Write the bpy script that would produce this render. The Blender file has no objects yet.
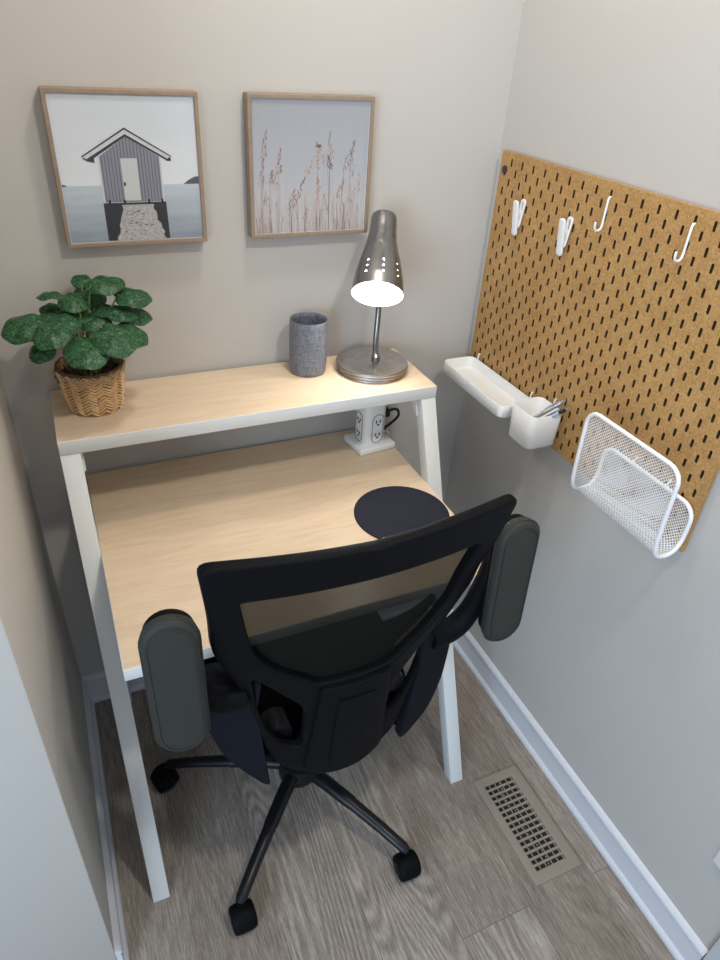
import bpy, bmesh, math, random
from mathutils import Vector, Matrix

sc = bpy.context.scene
COL = sc.collection
PI = math.pi

# ------------------------------------------------------------------ camera
cam_d = bpy.data.cameras.new('camera')
cam = bpy.data.objects.new('camera', cam_d)
COL.objects.link(cam)
cam.location = (-0.98042, -1.40428, 1.63251)
cam.rotation_mode = 'XYZ'
cam.rotation_euler = (0.976958, -0.0573118, -0.414856)
cam_d.sensor_fit = 'HORIZONTAL'
cam_d.sensor_width = 36.0
cam_d.lens = 670.66 / 720 * 36.0
cam_d.clip_start = 0.02
sc.camera = cam

# ------------------------------------------------------------------ light
world = bpy.data.worlds.new('world')
sc.world = world
world.use_nodes = True
bg = world.node_tree.nodes['Background']
bg.inputs['Color'].default_value = (0.66, 0.78, 1.0, 1)
bg.inputs['Strength'].default_value = 0.70

def area(name, loc, size, power, col, rot=(0, 0, 0), sy=None, shape='DISK', spread=None):
    d = bpy.data.lights.new(name, 'AREA')
    d.shape = shape
    d.size = size
    if sy: d.size_y = sy
    d.energy = power
    d.color = col
    if spread: d.spread = spread
    o = bpy.data.objects.new(name, d)
    COL.objects.link(o)
    o.location = loc
    o.rotation_euler = rot
    return o
area('ceiling_spot_light', (-0.50, -0.38, 2.40), 0.14, 6.2, (1.0, 0.92, 0.82))
area('ceiling_spot_light', (-0.36, -1.25, 2.40), 0.14, 12.5, (1.0, 0.94, 0.86))
# daylight of the room behind the photographer, from the left
area('daylight_window', (-2.75, -2.75, 1.35), 1.3, 60.0, (0.60, 0.79, 1.0), (math.radians(84), 0, math.radians(-46)), sy=1.5, shape='RECTANGLE')

sc.view_settings.view_transform = 'Standard'
sc.view_settings.look = 'None'
sc.view_settings.gamma = 1
sc.view_settings.use_curve_mapping = False
sc.view_settings.exposure = 0.0

# ------------------------------------------------------------------ materials
def lin(c):
    return tuple((v / 12.92 if v <= 0.04045 else ((v + 0.055) / 1.055) ** 2.4) for v in c)
def hexc(r, g, b):
    return lin((r / 255, g / 255, b / 255)) + (1,)

def mat(name, col, rough=0.5, metal=0.0, spec=0.5, bump=None, noise=None, coat=0.0, sheen=0.0):
    m = bpy.data.materials.new(name)
    m.use_nodes = True
    nt = m.node_tree
    b = nt.nodes['Principled BSDF']
    b.inputs['Base Color'].default_value = col if len(col) == 4 else tuple(col) + (1,)
    b.inputs['Roughness'].default_value = rough
    b.inputs['Metallic'].default_value = metal
    b.inputs['Specular IOR Level'].default_value = spec
    b.inputs['Coat Weight'].default_value = coat
    b.inputs['Sheen Weight'].default_value = sheen
    tc = nt.nodes.new('ShaderNodeTexCoord')
    if noise:                      # (scale, amount) small tonal variation of the material itself
        n = nt.nodes.new('ShaderNodeTexNoise'); n.inputs['Scale'].default_value = noise[0]
        n.inputs['Detail'].default_value = 4
        nt.links.new(tc.outputs['Object'], n.inputs['Vector'])
        mx = nt.nodes.new('ShaderNodeMix'); mx.data_type = 'RGBA'
        c = Vector(b.inputs['Base Color'].default_value[:3])
        mx.inputs[6].default_value = tuple(c * (1 - noise[1])) + (1,)
        mx.inputs[7].default_value = tuple(min(1, v * (1 + noise[1])) for v in c) + (1,)
        nt.links.new(n.outputs['Fac'], mx.inputs[0])
        nt.links.new(mx.outputs[2], b.inputs['Base Color'])
    if bump:                       # (scale, strength, distance)
        n = nt.nodes.new('ShaderNodeTexNoise'); n.inputs['Scale'].default_value = bump[0]
        n.inputs['Detail'].default_value = 3
        nt.links.new(tc.outputs['Object'], n.inputs['Vector'])
        bp = nt.nodes.new('ShaderNodeBump'); bp.inputs['Strength'].default_value = bump[1]
        bp.inputs['Distance'].default_value = bump[2]
        nt.links.new(n.outputs['Fac'], bp.inputs['Height'])
        nt.links.new(bp.outputs['Normal'], b.inputs['Normal'])
    return m

class NB:
    """little node-building helper"""
    def __init__(s, m):
        s.nt = m.node_tree; s.b = s.nt.nodes['Principled BSDF']
        s.tc = s.nt.nodes.new('ShaderNodeTexCoord')
    def n(s, t, **k):
        x = s.nt.nodes.new(t)
        for a, v in k.items(): setattr(x, a, v)
        return x
    def l(s, a, b): s.nt.links.new(a, b)
    def mapping(s, scale=(1, 1, 1), rot=(0, 0, 0), loc=(0, 0, 0)):
        mp = s.n('ShaderNodeMapping')
        mp.inputs['Scale'].default_value = scale; mp.inputs['Rotation'].default_value = rot
        mp.inputs['Location'].default_value = loc
        s.l(s.tc.outputs['Object'], mp.inputs['Vector'])
        return mp.outputs[0]
    def noise(s, vec, scale, detail=4, rough=0.5, dist=0.0):
        x = s.n('ShaderNodeTexNoise')
        x.inputs['Scale'].default_value = scale; x.inputs['Detail'].default_value = detail
        x.inputs['Roughness'].default_value = rough; x.inputs['Distortion'].default_value = dist
        s.l(vec, x.inputs['Vector']); return x.outputs['Fac']
    def ramp(s, fac, stops):
        r = s.n('ShaderNodeValToRGB')
        e = r.color_ramp.elements
        while len(e) > 1: e.remove(e[-1])
        e[0].position = stops[0][0]; e[0].color = stops[0][1]
        for p, c in stops[1:]:
            q = e.new(p); q.color = c
        s.l(fac, r.inputs[0]); return r.outputs[0]
    def mix(s, fac, a, b, blend='MIX'):
        x = s.n('ShaderNodeMix', data_type='RGBA', blend_type=blend)
        for v, i in ((fac, 0), (a, 6), (b, 7)):
            if isinstance(v, (int, float)): x.inputs[i].default_value = v
            elif isinstance(v, tuple): x.inputs[i].default_value = v
            else: s.l(v, x.inputs[i])
        return x.outputs[2]
    def math(s, op, a, b=0.0):
        x = s.n('ShaderNodeMath', operation=op)
        for v, i in ((a, 0), (b, 1)):
            if isinstance(v, (int, float)): x.inputs[i].default_value = v
            else: s.l(v, x.inputs[i])
        return x.outputs[0]
    def bump(s, h, strength, dist):
        x = s.n('ShaderNodeBump'); x.inputs['Strength'].default_value = strength
        x.inputs['Distance'].default_value = dist
        s.l(h, x.inputs['Height']); s.l(x.outputs['Normal'], s.b.inputs['Normal'])

WALL = mat('wall_paint', (0.525, 0.497, 0.455), 0.75, spec=0.25, bump=(220, 0.08, 0.001))
CEIL = mat('ceiling_paint', (0.8, 0.79, 0.77), 0.9)
TRIM = mat('trim_paint', (0.66, 0.67, 0.70), 0.35)
WHITE_METAL = mat('white_powder_coat', (0.72, 0.73, 0.71), 0.4)
WHITE_PL = mat('white_plastic', (0.84, 0.84, 0.82), 0.35)
BLACK_PL = mat('black_plastic', (0.0045, 0.0048, 0.006), 0.55, spec=0.07, bump=(600, 0.15, 0.0006))
BLACK_GL = mat('black_gloss_plastic', (0.006, 0.0065, 0.008), 0.35, spec=0.35)
BLACK_RUB = mat('black_rubber', (0.008, 0.008, 0.009), 0.6)
NAVY = mat('dark_navy_plastic', (0.0075, 0.0082, 0.0125), 0.8, spec=0.12)
SEATFAB = mat('black_seat_fabric', (0.003, 0.0033, 0.004), 0.95, spec=0.04, bump=(900, 0.4, 0.001))
PADM = mat('grey_leatherette', (0.035, 0.036, 0.030), 0.6, spec=0.18, bump=(420, 0.25, 0.0008))
PADSEAM = mat('seam_thread', (0.022, 0.024, 0.022), 0.7)
MOUSEPAD = mat('mouse_pad_cloth', (0.016, 0.018, 0.030), 0.85, spec=0.2, noise=(300, 0.2))
HOLE = mat('dark_hole', (0.01, 0.01, 0.01), 0.9)
GREYPL = mat('grey_socket_plastic', (0.35, 0.35, 0.36), 0.5)
CAVITY = mat('duct_dark', (0.01, 0.009, 0.008), 0.8)
GLINT_STEEL = mat('glint_steel', (0.55, 0.52, 0.48), 0.3, metal=1.0)  # bright steel for the beads that imitate glints in the vent
VENTM = mat('taupe_vent_enamel', (0.29, 0.245, 0.195), 0.4, spec=0.4)
PURPLE = mat('dark_purple_knob', (0.035, 0.02, 0.045), 0.5)
FRAMEWOOD = mat('frame_oak', (0.30, 0.22, 0.155), 0.5, noise=(60, 0.2))
PRINTBORDER = mat('print_edge_white', (0.75, 0.76, 0.78), 0.4)

def wood_mat():
    m = mat('birch_laminate', (0.75, 0.58, 0.38), 0.33, spec=0.4)
    k = NB(m)
    v = k.mapping((3.0, 26, 26))
    a = k.noise(v, 2.2, 5, 0.55, 0.8)
    v2 = k.mapping((9.0, 160, 160))
    c = k.noise(v2, 2.0, 3, 0.6)
    f = k.math('ADD', k.math('MULTIPLY', a, 0.7), k.math('MULTIPLY', c, 0.3))
    col = k.ramp(f, [(0.30, (0.60, 0.45, 0.305, 1)), (0.5, (0.68, 0.53, 0.375, 1)), (0.72, (0.74, 0.59, 0.43, 1))])
    k.l(col, k.b.inputs['Base Color'])
    return m
WOOD = wood_mat()

def floor_mat():
    m = mat('grey_brown_vinyl_plank', (0.3, 0.25, 0.2), 0.42, spec=0.35)
    k = NB(m)
    br = k.n('ShaderNodeTexBrick')
    br.offset = 0.37; br.offset_frequency = 2; br.squash = 1.0
    mp = k.mapping((1, 1, 1), (0, 0, PI / 2), (0.06, 0.055, 0))
    k.l(mp, br.inputs['Vector'])
    br.inputs['Color1'].default_value = (0, 0, 0, 1); br.inputs['Color2'].default_value = (1, 1, 1, 1)
    br.inputs['Mortar'].default_value = (0.5, 0.5, 0.5, 1)
    br.inputs['Scale'].default_value = 1.0; br.inputs['Brick Width'].default_value = 1.2
    br.inputs['Row Height'].default_value = 0.178; br.inputs['Mortar Size'].default_value = 0.0008
    br.inputs['Mortar Smooth'].default_value = 0.0
    rnd = k.n('ShaderNodeSeparateColor'); k.l(br.outputs['Color'], rnd.inputs[0])
    # shift the grain pattern per plank
    cmb = k.n('ShaderNodeCombineXYZ')
    k.l(k.math('MULTIPLY', rnd.outputs[0], 7.0), cmb.inputs[0]); k.l(k.math('MULTIPLY', rnd.outputs[0], 13.0), cmb.inputs[1])
    ad = k.n('ShaderNodeVectorMath', operation='ADD'); k.l(k.tc.outputs['Object'], ad.inputs[0]); k.l(cmb.outputs[0], ad.inputs[1])
    def mp2(scale):
        q = k.n('ShaderNodeMapping'); q.inputs['Scale'].default_value = scale; k.l(ad.outputs[0], q.inputs['Vector']); return q.outputs[0]
    base = k.noise(mp2((9, 0.9, 1)), 1.4, 3, 0.5, 1.0)
    # cathedral rings: fine sine lines of a stretched, warped field
    fld = k.noise(mp2((5.5, 0.75, 1)), 1.0, 1.5, 0.4, 0.35)
    ring = k.math('SINE', k.math('MULTIPLY', fld, 250.0))
    streak = k.noise(mp2((330, 14, 1)), 1.0, 5, 0.75, 0.0)
    fine = k.noise(mp2((700, 60, 1)), 1.0, 2, 0.6)
    ringy = k.math('ADD', k.math('MULTIPLY', k.math('GREATER_THAN', rnd.outputs[0], 0.62), 0.045), 0.022)
    g = k.math('ADD', k.math('MULTIPLY', ring, ringy), k.math('MULTIPLY', streak, 0.82))
    g = k.math('ADD', g, k.math('MULTIPLY', fine, 0.34))
    g = k.math('ADD', g, k.math('MULTIPLY', base, 0.22))
    g = k.math('ADD', g, k.math('MULTIPLY', k.math('SUBTRACT', rnd.outputs[0], 0.5), 0.10))
    col = k.ramp(g, [(0.44, (0.125, 0.097, 0.077, 1)), (0.58, (0.215, 0.173, 0.140, 1)), (0.71, (0.300, 0.250, 0.207, 1)), (0.86, (0.47, 0.415, 0.36, 1))])
    col = k.mix(br.outputs['Fac'], col, (0.175, 0.14, 0.112, 1))
    k.l(col, k.b.inputs['Base Color'])
    k.bump(g, 0.25, 0.001)
    return m
FLOOR = floor_mat()

def peg_mat():
    m = mat('hardboard_brown', (0.5, 0.3, 0.12), 0.6, spec=0.3)
    k = NB(m)
    a = k.noise(k.mapping((1, 1, 1)), 260, 3, 0.7)
    b = k.noise(k.mapping((1, 1, 1)), 14, 3, 0.5)
    f = k.math('ADD', k.math('MULTIPLY', a, 0.8), k.math('MULTIPLY', b, 0.2))
    col = k.ramp(f, [(0.32, (0.29, 0.152, 0.050, 1)), (0.5, (0.44, 0.250, 0.090, 1)), (0.68, (0.58, 0.355, 0.145, 1))])
    k.l(col, k.b.inputs['Base Color'])
    return m
PEG = peg_mat()
PEGSLOT_SHADE = mat('hardboard_slot_edge_shade', (0.075, 0.042, 0.02), 0.9, spec=0.1)  # cut slot walls, coloured extra dark to imitate the shade inside the slots

def brushed(name, col, rough, axis_scale):
    m = mat(name, col, rough, metal=1.0)
    k = NB(m)
    f = k.noise(k.mapping(axis_scale), 1.0, 3, 0.6)
    c = Vector(col[:3])
    k.l(k.ramp(f, [(0.3, tuple(c * 0.8) + (1,)), (0.7, tuple(c * 1.15) + (1,))]), k.b.inputs['Base Color'])
    k.b.inputs['Anisotropic'].default_value = 0.6
    return m
STEEL = brushed('brushed_nickel', (0.30, 0.295, 0.288), 0.27, (900, 900, 15))
STEEL2 = brushed('brushed_nickel_disc', (0.58, 0.55, 0.52), 0.26, (40, 40, 900))
SHADE_IN = mat('lamp_inner_white', (0.85, 0.85, 0.83), 0.5)

def emis(name, col, s):
    m = bpy.data.materials.new(name); m.use_nodes = True
    b = m.node_tree.nodes['Principled BSDF']
    b.inputs['Base Color'].default_value = (0.9, 0.9, 0.9, 1)
    b.inputs['Emission Color'].default_value = col + (1,)
    b.inputs['Emission Strength'].default_value = s
    return m
BULB = emis('bulb_glow', (1.0, 0.96, 0.90), 75.0)
CANGLOW = emis('can_light_glow', (1.0, 0.93, 0.84), 6.0)

def ceramic():
    m = mat('grey_textured_ceramic', (0.16, 0.17, 0.20), 0.45)
    k = NB(m)
    v = k.noise(k.mapping((1, 1, 6)), 60, 3, 0.6)
    v2 = k.noise(k.mapping((6, 6, 1)), 60, 3, 0.6)
    f = k.math('ADD', k.math('MULTIPLY', v, 0.5), k.math('MULTIPLY', v2, 0.5))
    k.l(k.ramp(f, [(0.36, (0.075, 0.082, 0.105, 1)), (0.64, (0.21, 0.22, 0.255, 1))]), k.b.inputs['Base Color'])
    k.bump(f, 0.6, 0.002)
    return m
CERAMIC = ceramic()

def basketm():
    m = mat('woven_seagrass', (0.4, 0.22, 0.09), 0.65)
    k = NB(m)
    f = k.noise(k.mapping((1, 1, 1)), 230, 3, 0.6)
    k.l(k.ramp(f, [(0.3, (0.20, 0.10, 0.04, 1)), (0.5, (0.38, 0.21, 0.085, 1)), (0.7, (0.52, 0.32, 0.15, 1))]), k.b.inputs['Base Color'])
    return m
BASKET = basketm()
BASKETLT = mat('woven_strip_straw', (0.70, 0.46, 0.23), 0.6, noise=(140, 0.45))
BASKETDK = mat('basket_dark_liner', (0.12, 0.06, 0.03), 0.8)
THREAD = mat('pale_thread', (0.62, 0.50, 0.36), 0.7)
SOIL = mat('dark_twiggy_soil', (0.05, 0.028, 0.018), 0.9, noise=(150, 0.7), bump=(150, 0.8, 0.004))
STEM = mat('plant_stem_green', (0.20, 0.26, 0.075), 0.5, noise=(40, 0.3))
def leafm():
    m = mat('mottled_green_leaf', (0.05, 0.14, 0.05), 0.42, spec=0.4)
    k = NB(m)
    f = k.noise(k.mapping((1, 1, 1)), 150, 4, 0.65, 1.5)
    k.l(k.ramp(f, [(0.36, (0.018, 0.075, 0.030, 1)), (0.50, (0.045, 0.155, 0.062, 1)), (0.64, (0.16, 0.33, 0.17, 1))]), k.b.inputs['Base Color'])
    k.b.inputs['Subsurface Weight'].default_value = 0.0
    return m
LEAF = leafm()

def netm(name, col, alpha, rough=0.6):
    """fine woven net: dark threads with see-through gaps (same for every ray)"""
    m = bpy.data.materials.new(name); m.use_nodes = True
    nt = m.node_tree; b = nt.nodes['Principled BSDF']
    b.inputs['Base Color'].default_value = col + (1,)
    b.inputs['Roughness'].default_value = rough
    b.inputs['Specular IOR Level'].default_value = 0.04
    b.inputs['Alpha'].default_value = alpha
    return m
MESHNET = netm('black_mesh_fabric', (0.0105, 0.0108, 0.0085), 0.915, 0.9)

# ------------------------------------------------------------------ builders
def finish(o, smooth=None):
    me = o.data
    if smooth is not None:
        for p in me.polygons: p.use_smooth = True
        if smooth < 180: me.set_sharp_from_angle(angle=math.radians(smooth))
    return o

def obj(name, bm, m, parent=None, smooth=30):
    """link a bmesh given in WORLD coordinates as one object, origin moved to the parent's base"""
    me = bpy.data.meshes.new(name)
    org = parent.matrix_world.translation.copy() if parent else None
    if parent:
        org = Vector((0, 0, 0)); q = parent
        while q: org += Vector(q.location); q = q.parent
    else:
        zs = [v.co for v in bm.verts]
        lo = Vector((min(v.x for v in zs), min(v.y for v in zs), min(v.z for v in zs)))
        hi = Vector((max(v.x for v in zs), max(v.y for v in zs), max(v.z for v in zs)))
        org = Vector(((lo.x + hi.x) / 2, (lo.y + hi.y) / 2, lo.z))
    for v in bm.verts: v.co -= org
    bm.normal_update()
    bm.to_mesh(me); bm.free()
    o = bpy.data.objects.new(name, me); COL.objects.link(o)
    ms = m if isinstance(m, (list, tuple)) else [m]
    for x in ms: me.materials.append(x)
    if parent: o.parent = parent
    else: o.location = org
    finish(o, smooth)
    return o

def thing(name, label, cat, loc, group=None):
    o = bpy.data.objects.new(name, None); COL.objects.link(o)
    o.empty_display_size = 0.05
    o.location = loc
    return tag(o, label, cat, group)
def tag(o, label, cat, group=None):
    o['label'] = label; o['category'] = cat
    if group: o['group'] = group
    return o
def struct(name, bm, m, parent=None, smooth=30):
    o = obj(name, bm, m, parent, smooth)
    if not parent: o['kind'] = 'structure'
    return o

def new(): return bmesh.new()

def box(bm, lo, hi, bev=0.0, seg=2, mi=0, M=None):
    g = bmesh.ops.create_cube(bm, size=1.0)
    vs = g['verts']
    lo, hi = Vector(lo), Vector(hi)
    for v in vs:
        v.co = Vector([lo[i] + (v.co[i] + 0.5) * (hi[i] - lo[i]) for i in range(3)])
    fs = list({f for v in vs for f in v.link_faces})
    if bev > 0:
        es = list({e for v in vs for e in v.link_edges})
        r = bmesh.ops.bevel(bm, geom=es, offset=bev, segments=seg, profile=0.5, affect='EDGES')
        vs = list({v for f in r['faces'] for v in f.verts} | {v for v in vs if v.is_valid})
        fs = list({f for v in vs for f in v.link_faces})
    for f in fs: f.material_index = mi
    if M is not None:
        for v in vs: v.co = M @ v.co
    return vs

def tube(bm, pts, r, seg=10, closed=False, mi=0, caps=True, flat=None):
    """sweep a circle (or an ellipse, flat=(a,b) factors) along points; r number or list"""
    pts = [Vector(p) for p in pts]; n = len(pts)
    rs = r if isinstance(r, (list, tuple)) else [r] * n
    rings = []; prev = None
    for i, p in enumerate(pts):
        if closed: t = pts[(i + 1) % n] - pts[i - 1]
        else: t = pts[min(i + 1, n - 1)] - pts[max(i - 1, 0)]
        t.normalize()
        if prev is None:
            a = Vector((0, 0, 1)) if abs(t.z) < 0.9 else Vector((0, 1, 0))
            u = a.cross(t).normalized()
        else:
            u = (prev - t * prev.dot(t)).normalized()
        prev = u; w = t.cross(u)
        fa, fb = flat if flat else (1, 1)
        rings.append([bm.verts.new(p + (u * math.cos(k * 2 * PI / seg) * fa + w * math.sin(k * 2 * PI / seg) * fb) * rs[i]) for k in range(seg)])
    m = n if closed else n - 1
    for i in range(m):
        A, B = rings[i], rings[(i + 1) % n]
        for k in range(seg):
            f = bm.faces.new((A[k], A[(k + 1) % seg], B[(k + 1) % seg], B[k])); f.material_index = mi
    if caps and not closed:
        for rg, flip in ((rings[0], True), (rings[-1], False)):
            f = bm.faces.new(rg[::-1] if flip else rg); f.material_index = mi
    return rings

def lathe(bm, prof, c, axis=(0, 0, 1), seg=48, mi=0, cap0=False, cap1=False, hole=None):
    """prof: list of (radius, distance along axis)"""
    c = Vector(c); ax = Vector(axis).normalized()
    a = Vector((0, 0, 1)) if abs(ax.z) < 0.9 else Vector((1, 0, 0))
    u = a.cross(ax).normalized(); w = ax.cross(u)
    if abs(ax.z) > 0.999: u, w = Vector((1, 0, 0)), Vector((0, 1, 0)) * (1 if ax.z > 0 else -1)
    R = [[bm.verts.new(c + ax * h + (u * math.cos(2 * PI * k / seg) + w * math.sin(2 * PI * k / seg)) * max(r, 1e-5)) for k in range(seg)] for r, h in prof]
    for i in range(len(R) - 1):
        for k in range(seg):
            if hole and hole(i, (k + 0.5) / seg * 2 * PI): continue
            f = bm.faces.new((R[i][k], R[i][(k + 1) % seg], R[i + 1][(k + 1) % seg], R[i + 1][k])); f.material_index = mi
    if cap0: bm.faces.new(R[0][::-1]).material_index = mi
    if cap1: bm.faces.new(R[-1]).material_index = mi
    return R

def rounded(poly, rad, n=5):
    """round the corners of a polygon (list of 2D points); rad number or list"""
    out = []; m = len(poly)
    for i in range(m):
        p = Vector(poly[i]); a = Vector(poly[i - 1]); b = Vector(poly[(i + 1) % m])
        r = rad[i] if isinstance(rad, (list, tuple)) else rad
        d1 = (a - p); d2 = (b - p); l1, l2 = d1.length, d2.length
        d1.normalize(); d2.normalize()
        q = min(r, l1 * 0.48, l2 * 0.48)
        s, e = p + d1 * q, p + d2 * q
        if q < 1e-6: out.append(tuple(p)); continue
        for k in range(n + 1):
            t = k / n
            out.append(tuple(s * (1 - t) ** 2 + p * 2 * t * (1 - t) + e * t * t))
    return out

def plate(loops, thick, bev, frame, cut=None):
    """2D outline (first loop) with holes -> solid plate, rounded edges.
    frame(u, v, w) gives the 3D point; cut = spacing of extra vertices for bending"""
    cu = bpy.data.curves.new('tmp', 'CURVE'); cu.dimensions = '2D'; cu.fill_mode = 'BOTH'
    for lp in loops:
        sp = cu.splines.new('POLY'); sp.points.add(len(lp) - 1)
        for i, p in enumerate(lp): sp.points[i].co = (p[0], p[1], 0, 1)
        sp.use_cyclic_u = True
    cu.extrude = max(thick / 2 - bev, 0); cu.bevel_depth = bev; cu.offset = -bev; cu.bevel_resolution = 2
    o = bpy.data.objects.new('tmp', cu); COL.objects.link(o)
    dg = bpy.context.evaluated_depsgraph_get()
    me = bpy.data.meshes.new_from_object(o.evaluated_get(dg))
    bm = new(); bm.from_mesh(me)
    bmesh.ops.remove_doubles(bm, verts=bm.verts, dist=1e-5)
    bpy.data.objects.remove(o); bpy.data.curves.remove(cu); bpy.data.meshes.remove(me)
    if cut:
        xs = [p[0] for p in loops[0]]; ys = [p[1] for p in loops[0]]
        for lo, hi, no in ((min(xs), max(xs), (1, 0, 0)), (min(ys), max(ys), (0, 1, 0))):
            n = int((hi - lo) / cut)
            for i in range(1, n + 1):
                q = lo + i * (hi - lo) / (n + 1)
                bmesh.ops.bisect_plane(bm, geom=bm.verts[:] + bm.edges[:] + bm.faces[:], plane_co=Vector(no) * q, plane_no=no)
    for v in bm.verts: v.co = Vector(frame(v.co.x, v.co.y, v.co.z))
    bmesh.ops.recalc_face_normals(bm, faces=bm.faces)
    return bm

def join(bm, other):
    me = bpy.data.meshes.new('t'); other.to_mesh(me); other.free(); bm.from_mesh(me); bpy.data.meshes.remove(me)

def spline(pts, n=8):
    """Catmull-Rom through points"""
    P = [Vector(p) for p in pts]; out = []
    for i in range(len(P) - 1):
        p0 = P[max(i - 1, 0)]; p1 = P[i]; p2 = P[i + 1]; p3 = P[min(i + 2, len(P) - 1)]
        for k in range(n):
            t = k / n
            out.append(0.5 * ((2 * p1) + (p2 - p0) * t + (2 * p0 - 5 * p1 + 4 * p2 - p3) * t * t + (3 * p1 - p0 - 3 * p2 + p3) * t ** 3))
    out.append(P[-1]); return out

# ================================================================== SETTING
XL = -1.111; YE = -0.720; YN = -3.0; XO = -3.0; H = 2.42
b = new(); box(b, (XO, YN, -0.05), (0.12, 0.12, 0.0)); FLOOR_O = struct('floor', b, FLOOR)
b = new(); box(b, (XO, YN, H), (0.12, 0.12, H + 0.05)); struct('ceiling', b, CEIL)
b = new(); box(b, (XL, 0, 0), (0.12, 0.12, H)); struct('wall_back', b, WALL)
b = new(); box(b, (0, YN, 0), (0.12, 0, H)); struct('wall_right', b, WALL)
b = new(); box(b, (XO, YE, 0), (XL, 0.12, H), 0.004, 2); struct('wall_left', b, WALL)

def baseboard(name, p0, p1, nrm):
    """moulded skirting with a shoe strip, extruded from p0 to p1; nrm points into the room"""
    prof = [(0, 0), (0.017, 0), (0.0185, 0.006), (0.0165, 0.013), (0.0125, 0.017), (0.0100, 0.019), (0.0100, 0.080), (0.0078, 0.0815), (0.0078, 0.084), (0.0125, 0.0865), (0.0130, 0.090), (0.0105, 0.0945), (0.0055, 0.0985), (0, 0.1005)]
    bm = new(); A = []; B = []
    for d, z in prof:
        A.append(bm.verts.new(Vector(p0) + Vector(nrm) * d + Vector((0, 0, z))))
        B.append(bm.verts.new(Vector(p1) + Vector(nrm) * d + Vector((0, 0, z))))
    for i in range(len(prof)):
        j = (i + 1) % len(prof); bm.faces.new((A[i], A[j], B[j], B[i]))
    bm.faces.new(A); bm.faces.new(B[::-1])
    bmesh.ops.recalc_face_normals(bm, faces=bm.faces)
    return struct(name, bm, TRIM, smooth=40)
baseboard('baseboard_back', (XL, 0, 0), (0, 0, 0), (0, -1, 0))
baseboard('baseboard_right', (0, 0, 0), (0, -1.180, 0), (-1, 0, 0))
baseboard('baseboard_left', (XL, 0, 0), (XL, YE, 0), (1, 0, 0))
b = new(); box(b, (-0.018, -1.260, 0), (0, -1.183, 2.1), 0.003); struct('trim_1', b, TRIM)   # door casing at the lower right

# recessed ceiling lamps (the room's own lights, above the picture)
for i, (x, y) in enumerate([(-0.50, -0.38), (-0.36, -1.25)]):
    t = thing('recessed_ceiling_light', ['round recessed ceiling light above the desk nook', 'round recessed ceiling light above the office chair'][i], 'ceiling light', (x, y, H - 0.002), 'recessed ceiling lights')
    b = new(); lathe(b, [(0.078, 0.0), (0.095, -0.004), (0.096, 0.0)], (x, y, H - 0.001)); obj('trim_ring', b, TRIM, t)

# ------------------------------------------------------------------ wall outlet at the right edge
t = thing('wall_outlet', 'white outlet plate low on the right wall, cut by the picture edge', 'outlet', (0, -1.13, 0.315))
b = new(); box(b, (-0.006, -1.167, 0.318), (-0.0002, -1.097, 0.433), 0.002); obj('cover_plate', b, WHITE_PL, t)
for z in (0.352, 0.399):
    b = new(); box(b, (-0.0075, -1.149, z - 0.014), (-0.0061, -1.115, z + 0.014), 0.0005); obj('socket', b, WHITE_PL, t)

# ------------------------------------------------------------------ floor register
def vent():
    x0, x1, y0, y1 = -0.212, -0.078, -0.909, -0.629
    t = thing('floor_vent', 'taupe metal floor vent with slotted grille near the right wall', 'vent', ((x0 + x1) / 2, (y0 + y1) / 2, 0))
    nr = 15
    sx0, sx1 = x0 + 0.022, x1 - 0.028
    sy0, sy1 = y0 + 0.024, y1 - 0.022
    pitch = (sy1 - sy0) / nr
    outer = rounded([(x0, y0), (x1, y0), (x1, y1), (x0, y1)], 0.003, 2)
    holes = []
    for i in range(nr):
        a = sy0 + i * pitch + pitch * 0.22; c = sy0 + (i + 1) * pitch - pitch * 0.14
        holes.append([(sx0, a), (sx1, a), (sx1, c), (sx0, c)])
    bm = plate([outer] + holes, 0.0045, 0.0008, lambda u, v, w: (u, v, w + 0.00225))
    obj('grille', bm, VENTM, t, smooth=20)
    for i in range(5):
        bm = new(); x = sx0 + (i + 0.5) * (sx1 - sx0) / 5 + 0.006
        box(bm, (x - 0.0022, sy0, 0.0003), (x + 0.0008, sy1, 0.0016))
        obj('grille_bar', bm, VENTM, t)
    bm = new(); box(bm, (sx0 - 0.002, sy0, 0.0001), (sx1 + 0.002, sy1, 0.0003)); obj('duct_opening', bm, CAVITY, t)
    bm = new(); rnd = random.Random(4)
    for i in range(nr):
        yy = sy0 + (i + 0.55) * pitch
        x = sx0 + (0.45 + 0.06 * math.sin(i)) * (sx1 - sx0)
        bmesh.ops.create_icosphere(bm, subdivisions=1, radius=0.003 if rnd.random() < 0.5 else 0.0018, matrix=Matrix.Translation((x, yy, 0.0016)))
    obj('glint_bead', bm, GLINT_STEEL, t)  # added beads, sized to imitate metallic glints in the slots
vent()

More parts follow.
